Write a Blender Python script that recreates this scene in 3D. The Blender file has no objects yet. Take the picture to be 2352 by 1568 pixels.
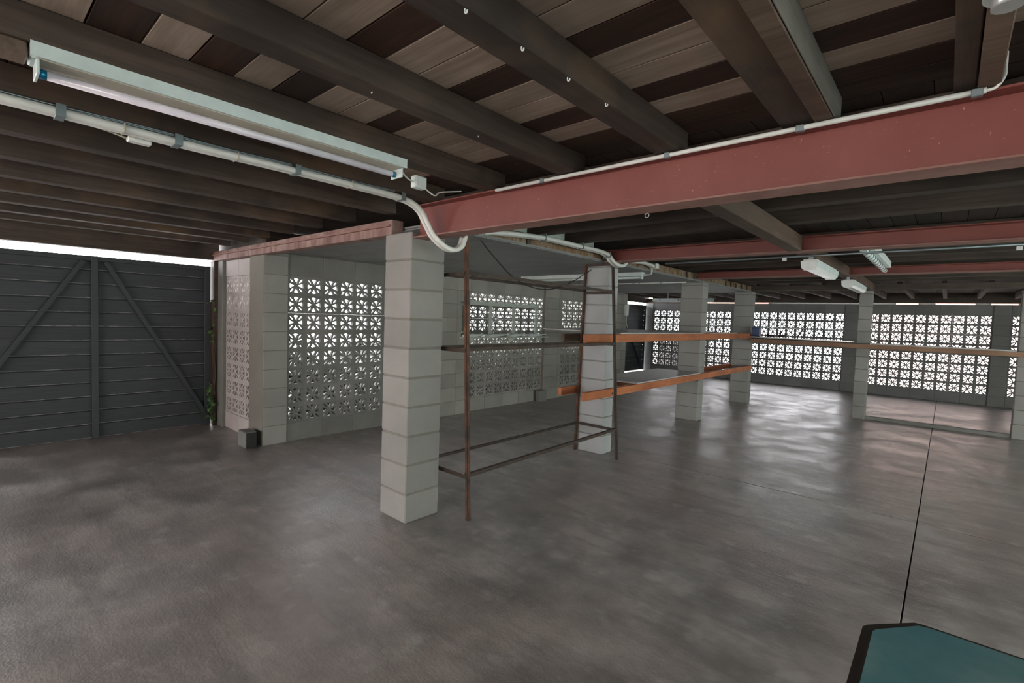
import bpy, bmesh, math, random
from mathutils import Vector, Matrix
random.seed(7)
R = math.radians
C = bpy.context.scene.collection
S = bpy.context.scene

# ------------------------------------------------------------ camera, sky, exposure
cam = bpy.data.objects.new('camera', bpy.data.cameras.new('camera'))
C.objects.link(cam)
cam.data.sensor_width = 36.0
cam.data.lens = 1127.66 / 2352 * 36.0
cam.data.clip_start = 0.02
M3 = Matrix(((0.7470873289663222, -0.05779984451331111, 0.6622082005473832),
             (0.6638524344593085, 0.013822496176391915, -0.7477358382891),
             (0.03406564487009874, 0.9982324962520959, 0.04869717923959893)))
cam.matrix_world = Matrix.Translation((2.6914, -2.0012, 1.4333)) @ M3.to_4x4()
S.camera = cam

w = bpy.data.worlds.new('sky'); S.world = w; w.use_nodes = True
bg = w.node_tree.nodes['Background']
bg.inputs[0].default_value = (0.98, 0.97, 1.0, 1)
bg.inputs[1].default_value = 11.0


def daylight(name, loc, rot, sx, sy, power, col):
    l = bpy.data.lights.new(name, 'AREA'); l.shape = 'RECTANGLE'; l.size = sx; l.size_y = sy
    l.energy = power; l.color = col
    o = bpy.data.objects.new(name, l); C.objects.link(o); o.location = loc; o.rotation_euler = rot
    return o


# area lights standing in for daylight from unseen openings; the walls behind stay solid
daylight('daylight_back', (0.6, -6.3, 1.15), (R(90), 0, R(180)), 6.0, 1.7, 720, (1.0, 0.86, 0.83))
daylight('daylight_right', (7.1, 2.0, 1.15), (R(90), 0, R(-90)), 10.0, 1.8, 850, (0.93, 1.0, 0.97))
S.view_settings.view_transform = 'Standard'
S.view_settings.look = 'None'
S.view_settings.gamma = 1.0
S.view_settings.use_curve_mapping = False
S.view_settings.exposure = 0.75
S.cycles.use_denoising = True
S.cycles.max_bounces = 8
S.cycles.diffuse_bounces = 5
S.cycles.sample_clamp_indirect = 6.0
S.cycles.caustics_reflective = False
S.cycles.caustics_refractive = False


# ------------------------------------------------------------ materials
class NT:
    def __init__(s, name):
        s.m = bpy.data.materials.new(name); s.m.use_nodes = True
        s.t = s.m.node_tree; s.b = s.t.nodes['Principled BSDF']
        s.co = s.t.nodes.new('ShaderNodeNewGeometry').outputs['Position']
        s.obj = s.t.nodes.new('ShaderNodeTexCoord').outputs['Object']

    def n(s, typ, **k):
        nd = s.t.nodes.new(typ)
        for a, v in k.items(): setattr(nd, a, v)
        return nd

    def link(s, a, b): s.t.links.new(a, b)

    def mapped(s, scale, world=True, rot=(0, 0, 0)):
        mp = s.n('ShaderNodeMapping'); mp.inputs['Scale'].default_value = scale; mp.inputs['Rotation'].default_value = rot
        s.link(s.co if world else s.obj, mp.inputs[0]); return mp.outputs[0]

    def noise(s, vec, scale, detail=4, rough=.55):
        nd = s.n('ShaderNodeTexNoise'); nd.inputs['Scale'].default_value = scale
        nd.inputs['Detail'].default_value = detail; nd.inputs['Roughness'].default_value = rough
        s.link(vec, nd.inputs['Vector']); return nd.outputs['Fac']

    def ramp(s, fac, stops):
        r = s.n('ShaderNodeValToRGB'); e = r.color_ramp.elements
        while len(e) < len(stops): e.new(0.5)
        for k, (p, c) in enumerate(stops):
            e[k].position = p; e[k].color = c if len(c) == 4 else (*c, 1)
        s.link(fac, r.inputs[0]); return r.outputs[0]

    def mix(s, fac, a, b, mode='MIX'):
        x = s.n('ShaderNodeMix', data_type='RGBA', blend_type=mode)
        for sock, v in ((x.inputs[0], fac), (x.inputs[6], a), (x.inputs[7], b)):
            if isinstance(v, (int, float)): sock.default_value = v
            elif isinstance(v, tuple): sock.default_value = v if len(v) == 4 else (*v, 1)
            else: s.link(v, sock)
        return x.outputs[2]

    def math(s, op, a, b=0.0):
        x = s.n('ShaderNodeMath', operation=op)
        for sock, v in ((x.inputs[0], a), (x.inputs[1], b)):
            if isinstance(v, (int, float)): sock.default_value = v
            else: s.link(v, sock)
        return x.outputs[0]

    def rand(s, lo, hi):
        x = s.n('ShaderNodeMapRange'); x.inputs[3].default_value = lo; x.inputs[4].default_value = hi
        s.link(s.n('ShaderNodeObjectInfo').outputs['Random'], x.inputs[0]); return x.outputs[0]

    def bump(s, h, strength, dist=.01):
        b = s.n('ShaderNodeBump'); b.inputs['Strength'].default_value = strength; b.inputs['Distance'].default_value = dist
        s.link(h, b.inputs['Height']); s.link(b.outputs[0], s.b.inputs['Normal'])

    def done(s, col, rough=.6, metal=0.0, spec=.5):
        if isinstance(col, tuple): s.b.inputs['Base Color'].default_value = (*col, 1)
        else: s.link(col, s.b.inputs['Base Color'])
        if isinstance(rough, (int, float)): s.b.inputs['Roughness'].default_value = rough
        else: s.link(rough, s.b.inputs['Roughness'])
        s.b.inputs['Metallic'].default_value = metal
        s.b.inputs['Specular IOR Level'].default_value = spec
        return s.m


def concrete(name, a, b, lo=.88, hi=1.08, rough=.85):
    n = NT(name)
    c = n.ramp(n.noise(n.mapped((1, 1, 1)), 2.3, 5), [(.3, a), (.7, b)])
    g = n.noise(n.mapped((1, 1, 1)), 160, 2)
    c = n.mix(n.math('MULTIPLY', g, .35), c, tuple(x * .55 for x in a))
    c = n.mix(1.0, c, n.rand(lo, hi), 'MULTIPLY')
    n.bump(g, .35, .004)
    return n.done(c, rough)


def plain(name, col, rough=.5, metal=0.0, lo=None, grain=0.0):
    n = NT(name); c = col
    f = n.noise(n.mapped((1, 1, 1)), 14, 3)
    c = n.ramp(f, [(.3, tuple(x * (.9 - grain) for x in col)), (.7, tuple(min(1, x * (1.06 + grain)) for x in col))])
    if lo: c = n.mix(1.0, c, n.rand(lo[0], lo[1]), 'MULTIPLY')
    return n.done(c, rough, metal)


def timber(name, a, b, axis, lo=.8, hi=1.15, rough=.75, saw=.25, stain=None):
    n = NT(name)
    sc = [26, 26, 26]; sc[axis] = 1.4
    g = n.noise(n.mapped(tuple(sc)), 1.6, 6, .65)
    big = n.noise(n.mapped((1, 1, 1)), 1.9, 3)
    c = n.ramp(g, [(.32, a), (.68, b)])
    c = n.mix(n.ramp(big, [(.35, (0, 0, 0)), (.75, (1, 1, 1))]), c, tuple(x * .6 for x in a))
    if stain: c = n.mix(n.ramp(n.noise(n.mapped((1, 1, 1)), 1.5, 4), [(.55, (0, 0, 0)), (.72, (.8, .8, .8))]), c, stain)
    c = n.mix(1.0, c, n.rand(lo, hi), 'MULTIPLY')
    n.bump(g, saw, .004)
    return n.done(c, rough)


MT = {}
MT['block'] = concrete('grey_concrete_block', (.20, .205, .195), (.28, .28, .265))
MT['block_far'] = concrete('far_concrete_block', (.25, .255, .255), (.33, .335, .335))  # far-wall block, tone raised in place of light reaching it
MT['pillar'] = concrete('pale_concrete_block', (.30, .30, .285), (.385, .38, .36), .86, 1.08)
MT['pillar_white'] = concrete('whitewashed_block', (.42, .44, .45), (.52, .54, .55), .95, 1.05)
MT['pillar_grey'] = concrete('grey_pillar_block', (.33, .335, .32), (.41, .415, .395), .88, 1.08)
MT['block_pale'] = concrete('brighter_bay_block', (.33, .33, .305), (.42, .42, .39))  # paler copy of block; brighter light in the farther bays put into colour
MT['front_wall'] = concrete('pink_lit_block', (.47, .435, .425), (.58, .54, .53), .95, 1.05)  # strong pinkish light on the front wall put into the block colour
MT['mortar'] = concrete('mortar', (.20, .19, .165), (.26, .25, .22))
MT['joist'] = timber('dark_stained_timber', (.042, .029, .023), (.100, .072, .056), 1, stain=(.15, .095, .055))
MT['joist_x'] = timber('dark_stained_timber_cross', (.046, .036, .029), (.110, .086, .070), 0)
MT['joist_light'] = timber('sawn_brown_timber', (.10, .066, .047), (.20, .140, .105), 0)
MT['joist_grey'] = timber('grey_lit_timber', (.13, .125, .11), (.20, .195, .175), 1)
MT['bearer'] = timber('brown_bearer_timber', (.095, .060, .041), (.170, .112, .080), 1)
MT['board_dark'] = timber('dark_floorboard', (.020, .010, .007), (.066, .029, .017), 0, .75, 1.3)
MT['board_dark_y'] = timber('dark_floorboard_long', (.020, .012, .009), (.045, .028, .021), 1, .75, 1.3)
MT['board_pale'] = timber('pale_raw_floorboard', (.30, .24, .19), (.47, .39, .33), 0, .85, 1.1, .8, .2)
MT['orange'] = timber('orange_painted_timber', (.50, .155, .055), (.68, .25, .11), 1, .95, 1.05, .6)
MT['orange_brown'] = timber('faded_brown_rack_timber', (.30, .165, .10), (.42, .26, .17), 0, .95, 1.05, .6)
MT['dark_ply'] = timber('dark_ply', (.06, .035, .025), (.11, .065, .05), 1, .95, 1.05, .7)
MT['white'] = plain('white_plastic', (.72, .80, .79), .35)
MT['white_gloss'] = plain('white_enamel', (.66, .78, .78), .28)
MT['beige'] = plain('cream_enamel', (.45, .42, .34), .45)
MT['tube'] = plain('frosted_tube_glass', (.78, .76, .86), .12)
MT['blue'] = plain('blue_tube_cap', (.01, .19, .34), .25, .4)
MT['pvc'] = plain('cream_pvc', (.76, .79, .76), .4)
MT['galv'] = plain('galvanised_clip', (.26, .33, .35), .4, .6)
MT['laminate'] = plain('white_laminate', (.55, .55, .55), .42)
MT['silver'] = plain('aluminium_edge', (.60, .62, .62), .3, .5)
MT['black'] = plain('black_rubber', (.015, .015, .016), .6)
MT['darksteel'] = plain('dark_steel', (.06, .055, .055), .5, .3)
MT['green_frame'] = plain('pale_green_paint', (.50, .58, .52), .5)
MT['bluecan'] = plain('blue_plastic', (.03, .07, .16), .35)
MT['leaf'] = plain('green_leaf', (.05, .13, .035), .6, lo=(.7, 1.3))
MT['leaf_dark'] = plain('dark_green_leaf', (.020, .027, .015), .8)
MT['stem'] = plain('brown_vine', (.075, .05, .035), .8)
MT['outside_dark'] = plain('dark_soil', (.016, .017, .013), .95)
MT['outside_pale'] = plain('pale_concrete_yard', (.36, .37, .33), .9)
MT['grass'] = plain('lawn', (.10, .17, .05), .95)
MT['salmon'] = plain('salmon_fascia_paint', (.42, .17, .13), .7)
MT['pink_wall'] = plain('pink_render', (.88, .68, .62), .9)
MT['web'] = plain('cobweb', (.35, .33, .3), .9)

n = NT('red_oxide_steel')
f = n.noise(n.mapped((1, 1, 1)), 3.0, 5)
c = n.ramp(f, [(.3, (.190, .048, .040)), (.7, (.235, .070, .058))])
sp = n.noise(n.mapped((1, 1, 1)), 95, 2)
c = n.mix(n.ramp(sp, [(.70, (0, 0, 0)), (.78, (1, 1, 1))]), c, (.42, .28, .24))
MT['red'] = n.done(c, .5)
n = NT('pale_red_oxide_steel')
f = n.noise(n.mapped((3, 3, 3)), 3.0, 5)
MT['red_pale'] = n.done(n.ramp(f, [(.3, (.24, .115, .095)), (.7, (.33, .19, .16))]), .7)  # paler, browner red for the bottom flanges and the angle strip

n = NT('rusty_steel')
f = n.noise(n.mapped((1, 1, 1)), 9.0, 5, .7)
MT['rust'] = n.done(n.ramp(f, [(.35, (.05, .035, .03)), (.55, (.13, .065, .042)), (.72, (.27, .115, .055))]), .75, .15)
n = NT('dull_rusty_steel')
f = n.noise(n.mapped((1, 1, 1)), 9.0, 5, .7)
MT['rust_dark'] = n.done(n.ramp(f, [(.35, (.045, .036, .03)), (.6, (.085, .062, .05)), (.8, (.14, .085, .06))]), .7, .2)

n = NT('stained_pink_timber_lintel')
v = n.mapped((7, 7, 2))
f = n.noise(v, 1.3, 5, .6)
c = n.ramp(f, [(.3, (.14, .07, .06)), (.5, (.27, .165, .145)), (.68, (.40, .29, .255))])
MT['lintel_pink'] = n.done(c, .8)
n = NT('rust_stained_lintel')
f = n.noise(n.mapped((5, 9, 4)), 1.1, 5, .7)
c = n.ramp(f, [(.32, (.045, .035, .026)), (.45, (.20, .115, .055)), (.58, (.27, .22, .165)), (.75, (.33, .31, .27))])
MT['lintel_rust'] = n.done(c, .85)

n = NT('grey_soffit_paint')
MT['soffit'] = n.done(n.mix(1.0, n.ramp(n.noise(n.mapped((1, 1, 1)), 2.5, 3), [(.3, (.20, .21, .21)), (.7, (.255, .265, .265))]), n.rand(.93, 1.07), 'MULTIPLY'), .55)

n = NT('charcoal_gate_paint')
g = n.noise(n.mapped((2, 1.5, 40)), 2.0, 6, .7)
c = n.ramp(g, [(.3, (.034, .038, .042)), (.66, (.056, .062, .067)), (.80, (.12, .125, .125))])
MT['gate'] = n.done(n.mix(1.0, n.mix(1.0, c, (.72, .75, .80), 'MULTIPLY'), n.rand(.85, 1.15), 'MULTIPLY'), .6)
n = NT('gate_board_worn_edge')
MT['gate_edge'] = n.done(n.ramp(n.noise(n.mapped((3, 3, 30)), 3, 5, .7), [(.42, (.07, .075, .08)), (.58, (.34, .34, .34))]), .7)

n = NT('polished_stained_concrete')
v1 = n.mapped((1, 1, 1))
big = n.noise(v1, .55, 4, .6)
mid = n.noise(v1, 2.1, 6, .62)
st = n.noise(n.mapped((1.1, 4.5, 1), rot=(0, 0, R(20))), 1.2, 6, .7)
fine = n.noise(v1, 45, 3, .6)
c = n.ramp(mid, [(.38, (.235, .228, .218)), (.50, (.36, .350, .338)), (.62, (.52, .505, .49))])
c = n.mix(n.ramp(big, [(.42, (0, 0, 0)), (.60, (.55, .55, .55))]), c, (.34, .275, .25))
c = n.mix(n.ramp(st, [(.48, (0, 0, 0)), (.66, (.65, .65, .65))]), c, (.20, .188, .178))
c = n.mix(n.ramp(n.noise(v1, 5.5, 5, .55), [(.58, (0, 0, 0)), (.70, (.4, .4, .4))]), c, (.62, .61, .60))
rr = n.ramp(mid, [(.36, (.275, .275, .275)), (.64, (.50, .50, .50))])
dots = n.n('ShaderNodeTexVoronoi'); dots.inputs['Scale'].default_value = 75
n.link(v1, dots.inputs['Vector'])
h = n.math('ADD', n.math('MULTIPLY', fine, .8), n.math('MULTIPLY', dots.outputs['Distance'], .5))
h = n.math('ADD', h, n.math('MULTIPLY', st, 3.0))
n.bump(h, .3, .005)
MT['floor'] = n.done(c, rr, 0, .85)
MT['joint'] = plain('dark_joint_filler', (.05, .047, .042), .9)

n = NT('teal_table_surface')
c = n.ramp(n.noise(n.mapped((1, 1, 1)), 3.2, 5, .6), [(.3, (.10, .36, .46)), (.52, (.20, .50, .56)), (.68, (.36, .66, .68))])
MT['teal'] = n.done(c, .32, 0, .6)
MT['rim'] = timber('dark_rubber_rim', (.06, .055, .045), (.10, .09, .075), 1, 1, 1, .6)

n = NT('clear_glass')
MT['glass'] = n.done((.85, .92, .88), .05)
n.b.inputs['Transmission Weight'].default_value = .9
n.b.inputs['Alpha'].default_value = .45


# ------------------------------------------------------------ mesh helpers
def new_mesh(name, bm, mat):
    me = bpy.data.meshes.new(name); bm.to_mesh(me); bm.free()
    for m in (mat if isinstance(mat, (list, tuple)) else [mat]): me.materials.append(m)
    return me


def link(name, me, parent=None, loc=(0, 0, 0), rot=(0, 0, 0)):
    o = bpy.data.objects.new(name, me); C.objects.link(o)
    o.location = loc; o.rotation_euler = rot
    if parent: o.parent = parent
    return o


def obj(name, bm, mat, parent=None):
    """bm is in world space; the parent's offset is taken off the object, the pivot stays at the parent's."""
    o = link(name, new_mesh(name, bm, mat), parent)
    if parent:
        q = parent; off = Vector((0, 0, 0))
        while q: off += Vector(q.location); q = q.parent
        o.location = -off
    return o


def tag(o, label, cat=None, group=None, kind=None):
    o['label'] = label
    if cat: o['category'] = cat
    if group: o['group'] = group
    if kind: o['kind'] = kind
    return o


def thing(name, label, cat, loc=(0, 0, 0), group=None, kind=None):
    return tag(link(name, None, None, loc), label, cat, group, kind)


def box(bm, a, b, bevel=0.0, mi=0):
    x0, y0, z0 = (min(a[i], b[i]) for i in range(3)); x1, y1, z1 = (max(a[i], b[i]) for i in range(3))
    vs = [bm.verts.new(p) for p in ((x0, y0, z0), (x1, y0, z0), (x1, y1, z0), (x0, y1, z0), (x0, y0, z1), (x1, y0, z1), (x1, y1, z1), (x0, y1, z1))]
    fs = [bm.faces.new([vs[i] for i in q]) for q in ((3, 2, 1, 0), (4, 5, 6, 7), (0, 1, 5, 4), (1, 2, 6, 5), (2, 3, 7, 6), (3, 0, 4, 7))]
    for f in fs: f.material_index = mi
    if bevel:
        es = list({e for f in fs for e in f.edges})
        bmesh.ops.bevel(bm, geom=es, offset=bevel, segments=1, affect='EDGES', profile=.5)
    return bm


def bx(a, b, bevel=0.0):
    return box(bmesh.new(), a, b, bevel)


def bar(bm, p, q, wx, wy, up=(0, 0, 1)):
    """rectangular bar from p to q"""
    p = Vector(p); q = Vector(q); d = (q - p).normalized(); u = Vector(up)
    if abs(d.dot(u)) > .98: u = Vector((1, 0, 0))
    s = d.cross(u).normalized(); t = s.cross(d).normalized()
    vs = []
    for c in (p, q):
        for a, b in ((-1, -1), (1, -1), (1, 1), (-1, 1)): vs.append(bm.verts.new(c + s * wx / 2 * a + t * wy / 2 * b))
    for f in ((3, 2, 1, 0), (4, 5, 6, 7), (0, 1, 5, 4), (1, 2, 6, 5), (2, 3, 7, 6), (3, 0, 4, 7)): bm.faces.new([vs[i] for i in f])
    return bm


def smooth_path(pts, k=6):
    pts = [Vector(p) for p in pts]; out = []
    for i in range(len(pts) - 1):
        a = pts[max(i - 1, 0)]; b = pts[i]; c = pts[i + 1]; d = pts[min(i + 2, len(pts) - 1)]
        for j in range(k):
            t = j / k
            out.append(.5 * ((2 * b) + (-a + c) * t + (2 * a - 5 * b + 4 * c - d) * t * t + (-a + 3 * b - 3 * c + d) * t ** 3))
    out.append(pts[-1]); return out


def tube(bm, pts, r, seg=8, caps=True):
    pts = [Vector(p) for p in pts]; rings = []
    u = None
    for i, p in enumerate(pts):
        d = (pts[min(i + 1, len(pts) - 1)] - pts[max(i - 1, 0)]).normalized()
        if u is None:
            u = Vector((0, 0, 1)) if abs(d.z) < .9 else Vector((1, 0, 0))
        s = d.cross(u).normalized(); u = s.cross(d).normalized()
        rings.append([bm.verts.new(p + s * math.cos(2 * math.pi * k / seg) * r + u * math.sin(2 * math.pi * k / seg) * r) for k in range(seg)])
    for a, b in zip(rings, rings[1:]):
        for k in range(seg):
            f = bm.faces.new((a[k], a[(k + 1) % seg], b[(k + 1) % seg], b[k])); f.smooth = True
    if caps: bm.faces.new(rings[0][::-1]); bm.faces.new(rings[-1])
    return bm


def prism(bm, poly, axis, a, b):
    """extrude a 2-D polygon (in the two other axes) from a to b along the axis"""
    def P(u, v, t):
        return {0: (t, u, v), 1: (u, t, v), 2: (u, v, t)}[axis]
    lo = [bm.verts.new(P(u, v, a)) for u, v in poly]; hi = [bm.verts.new(P(u, v, b)) for u, v in poly]
    n = len(poly)
    bm.faces.new(lo[::-1]); bm.faces.new(hi)
    for i in range(n): bm.faces.new((lo[i], lo[(i + 1) % n], hi[(i + 1) % n], hi[i]))
    bmesh.ops.recalc_face_normals(bm, faces=bm.faces[:])
    return bm


_cache = {}


def piece(name, size, mat, parent, centre, bevel=.004, jit=0.0):
    """one block / board: meshes shared by size and material"""
    k = (name, tuple(round(s, 3) for s in size), mat.name)
    if k not in _cache:
        h = [s / 2 for s in size]
        _cache[k] = new_mesh(name, bx([-x for x in h], h, bevel), mat)
    off = Vector((0, 0, 0)); q = parent
    while q: off += Vector(q.location); q = q.parent
    o = link(name, _cache[k], parent, Vector(centre) - off)
    if jit: o.location += Vector([random.uniform(-jit, jit) for _ in range(3)])
    return o


# ------------------------------------------------------------ breeze block mesh (200 x 200 x 90 mm), face in XZ, depth along Y
def breeze_mesh(name, mat):
    cu = bpy.data.curves.new('breeze', 'CURVE'); cu.dimensions = '2D'; cu.fill_mode = 'BOTH'; cu.extrude = .019

    def poly(pts):
        s = cu.splines.new('POLY'); s.points.add(len(pts) - 1)
        for i, (x, y) in enumerate(pts): s.points[i].co = (x * .1, y * .1, 0, 1)
        s.use_cyclic_u = True
    e = .998
    poly([(-e, -e), (e, -e), (e, e), (-e, e)])
    card = [(-.035, .20), (.035, .20), (.10, .40), (.20, .58), (.30, .69), (.20, .75), (0, .775), (-.20, .75), (-.30, .69), (-.20, .58), (-.10, .40)]
    lens = []
    for t in range(7): u = t / 6; lens.append((.24 + .60 * u, -.105 * math.sin(math.pi * min(1, u * 1.0)) if 0 < t < 6 else 0))
    for t in range(5, 0, -1): u = t / 6; lens.append((.24 + .60 * u, .105 * math.sin(math.pi * u)))
    for k in range(4):
        a = k * math.pi / 2; ca, sa = math.cos(a), math.sin(a)
        poly([(x * ca - y * sa, x * sa + y * ca) for x, y in card])
        a += math.pi / 4; ca, sa = math.cos(a), math.sin(a); L = 1.30
        poly([(x * L * ca - y * sa, x * L * sa + y * ca) for x, y in lens])
    tmp = bpy.data.objects.new('tmp', cu); C.objects.link(tmp)
    dg = bpy.context.evaluated_depsgraph_get()
    me = bpy.data.meshes.new_from_object(tmp.evaluated_get(dg)); me.name = name
    bpy.data.objects.remove(tmp); bpy.data.curves.remove(cu)
    me.transform(Matrix.Rotation(R(90), 4, 'X'))
    me.materials.clear(); me.materials.append(mat)
    return me


BZ = breeze_mesh('breeze_block', MT['block'])
BZL = breeze_mesh('breeze_block', MT['block_pale'])
BZD = breeze_mesh('breeze_block', MT['block_far'])
BZP = breeze_mesh('breeze_block', MT['front_wall'])


def breeze(parent, centre, rotz, me):
    return link('breeze_block', me, parent, centre, (0, 0, rotz))


def courses(parent, axis, a, b, t0, t1, z0, z1, mat, unit=.4, h=.2, gap=.006, mortar=True, stag=True):
    """solid block courses along axis 0/1 from a to b, thickness t0..t1"""
    k = 0; z = z0
    while z < z1 - .01:
        zt = min(z + h, z1)
        s = a - (unit / 2 if (stag and k % 2) else 0)
        while s < b - .005:
            u0 = max(s, a); u1 = min(s + unit, b)
            if u1 - u0 > .02:
                size = [0, 0, 0]; cen = [0, 0, 0]
                size[axis] = u1 - u0 - gap; cen[axis] = (u0 + u1) / 2
                size[1 - axis] = t1 - t0; cen[1 - axis] = (t0 + t1) / 2
                size[2] = zt - z - gap; cen[2] = (z + zt) / 2
                piece('block', size, mat, parent, cen, .003)
            s += unit
        z = zt; k += 1
    if mortar:
        i = .004
        lo = [0, 0, z0]; hi = [0, 0, z1]
        lo[axis] = a; hi[axis] = b; lo[1 - axis] = t0 + i; hi[1 - axis] = t1 - i
        obj('mortar', bx(lo, hi), MT['mortar'], parent)


# ============================================================ STRUCTURE
# ---- floor: cast slabs with open joints
fl = thing('floor', 'smooth grey stained concrete floor cast in big slabs', 'floor', kind='structure')
obj('joint_filler', bx((-4.3, -6.6, -.12), (7.4, 11.9, -.010)), MT['joint'], fl)
JX = 2.60; g = .004
for (x0, x1) in ((-4.09, JX - g), (JX + g, 7.4)):
    for (y0, y1) in ((-6.6, 2.745), (2.753, 7.69), (7.70, 11.9)):
        obj('slab', bx((x0, y0, -.0098), (x1, y1, 0.0), .0015), MT['floor'], fl)

# ---- unseen slab added above the boards to stop light leaks
rf = thing('roof', 'unseen dark slab above the boards, added to stop light leaks', 'roof', kind='structure')
for a, b in (((-4.3, -6.6, 2.275), (7.4, .16, 2.40)), ((-2.80, .16, 2.275), (7.4, 7.7, 2.40)), ((-4.3, 7.7, 2.275), (7.4, 11.75, 2.40))):
    obj('cover_slab', bx(a, b), MT['joist_x'], rf)

wo = thing('wall_right', 'unseen block wall on the right, added to keep sky light out', 'wall', kind='structure')  # added to close the unseen side, so sky enters by the pierced walls
obj('block_face', bx((7.25, -6.6, 0), (7.39, 11.55, 2.27)), MT['block'], wo)
wo = thing('wall_rear', 'unseen block wall behind the camera, added to keep sky light out', 'wall', kind='structure')  # likewise added, shuts the sky out behind the camera
obj('block_face', bx((-4.1, -6.59, 0), (7.24, -6.45, 2.27)), MT['block'], wo)

# ---- ceiling: joists and floorboards
ce = thing('ceiling', 'bare timber ceiling of dark joists with pale and dark boards', 'ceiling', kind='structure')
W = .1333
XS = [-4.1, -3.06, -2.0, -.93, .18, .71, 1.24, 1.76, 2.29, 2.72, 3.30, 4.36, 5.42, 7.3]
pale_rows = {   # joist bay -> list of (y0, y1) of pale boards
    .18: [(-.37, -.10)],
    .71: [(-1.733 - .4, -1.733), (-1.60, -1.467), (-1.33, -1.20), (-1.065, -.80), (-.655, -.12)],
    1.24: [(-1.9, -1.74), (-1.61, -1.21), (-1.065, -.80), (-.655, -.395), (-.255, -.125)],
    1.76: [(-2.0, -.815), (-.668, -.41), (-.277, -.145)],
    2.29: [(-1.5, -1.2), (-1.065, -.42), (-.287, -.152)],
    2.72: [(-1.2, -.8), (-.60, -.42), (-.287, -.18)],
    3.30: [(-1.6, -.8), (-.40, -.28)],
}
edges = [-.145 + .0 - W * k for k in range(-2, 48)]
edges = sorted(edges)
for i in range(len(XS) - 1):
    x0, x1 = XS[i], XS[i + 1]
    for y0, y1 in zip(edges, edges[1:]):
        if y1 < -2.9 and (x0 < 0): continue
        ym = (y0 + y1) / 2
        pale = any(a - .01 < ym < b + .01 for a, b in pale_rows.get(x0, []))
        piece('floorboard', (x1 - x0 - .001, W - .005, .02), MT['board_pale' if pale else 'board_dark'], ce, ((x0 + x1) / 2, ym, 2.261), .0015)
y = edges[-1]
# beyond the first steel beam the boards run the other way, over joists laid along the beams
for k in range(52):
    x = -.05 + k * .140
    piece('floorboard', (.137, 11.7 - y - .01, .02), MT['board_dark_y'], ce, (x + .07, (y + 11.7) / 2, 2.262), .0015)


def joist_y(x0, x1, y0, y1, z0=2.15, mat='joist', z1=2.2495):
    obj('joist', bx((x0, y0, z0), (x1, y1, z1), .003), MT[mat], ce)


for k, x in enumerate([-3.59, -3.06, -2.53, -2.0, -1.46, -.928, -.40, .13, .66, 1.197]):
    joist_y(x, x + .095, -6.4, .085, 2.15 if x > 0 else 2.145)
joist_y(1.711, 1.812, -6.4, .085)
joist_y(2.19, 2.297, -6.4, .06, 2.163)
joist_y(2.300, 2.356, -6.4, .085, 2.15, 'joist_light')
joist_y(2.3565, 2.364, -6.4, .085, 2.152, 'joist_grey')  # thin strip; grey light on the joist's side face put into its colour
joist_y(2.662, 2.712, -6.4, .07, 2.165)
joist_y(2.715, 2.765, -6.4, .085, 2.15, 'joist_light')
for x in (3.25, 3.78, 4.31, 4.84, 5.37, 5.90, 6.43): joist_y(x, x + .095, -6.4, .085)


def joist_x(y0, x0, x1, z0=2.152, d=.095):
    obj('joist', bx((x0, y0, z0), (x1, y0 + d, 2.2495), .003), MT['joist_x'], ce)


for yy in (.24, .77, 1.30, 1.83, 2.90, 3.43, 3.96, 4.49, 5.45, 5.98, 6.51, 7.04): joist_x(yy, -.10, 7.2)
for x in (-3.7, -3.17, -2.64, -2.1, -1.58, -1.05, -.52, .02, .55, 1.05, 1.58, 2.06, 2.58, 3.09, 3.62, 4.15, 4.68, 5.2, 5.73, 6.26):
    obj('joist', bx((x, 7.72, 2.13), (x + .06, 11.55, 2.2495), .003), MT['joist_x'], ce)
# short pale blocking pieces between the joist ends over the pillar line
for (ya, yb) in ((.87, 1.24), (1.42, 1.79), (1.93, 2.30)):
    obj('blocking', bx((-.09, ya, 2.157), (-.05, yb, 2.2485), .002), MT['green_frame'], ce)
# header over the gates
obj('header', bx((-4.12, -6.4, 2.005), (-4.0, .12, 2.248), .004), MT['joist'], ce)
obj('fascia', bx((-4.15, 11.50, 1.99), (-2.42, 11.54, 2.12)), MT['joist_light'], ce)
obj('header', bx((-4.12, 8.9, 2.0), (-4.0, 11.65, 2.248), .004), MT['joist'], ce)
# fascia closing the ends of the joists
obj('fascia', bx((-2.80, .17, 2.04), (-2.76, 7.69, 2.27)), MT['joist'], ce)
obj('fascia', bx((-3.9, 11.66, 2.035), (7.2, 11.70, 2.27)), MT['joist_x'], ce)
obj('fascia', bx((-4.2, .165, 1.992), (-2.8, .20, 2.27)), MT['joist_x'], ce)
obj('fascia', bx((-4.2, 7.66, 1.9), (-2.8, 7.69, 2.27)), MT['joist_x'], ce)

# ---- lowered soffit over the left bay
so = thing('ceiling_soffit', 'lowered soffit of grey painted lining boards behind the pillars', 'ceiling', kind='structure')
yy = .165
while yy < 7.5:
    piece('lining_board', (2.72, .131, .012), MT['soffit'], so, (-1.36, yy + .067, 2.040), .003)
    yy += .134
obj('backing', bx((-2.72, .16, 2.0465), (-.002, 7.55, 2.06)), MT['soffit'], so)

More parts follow.
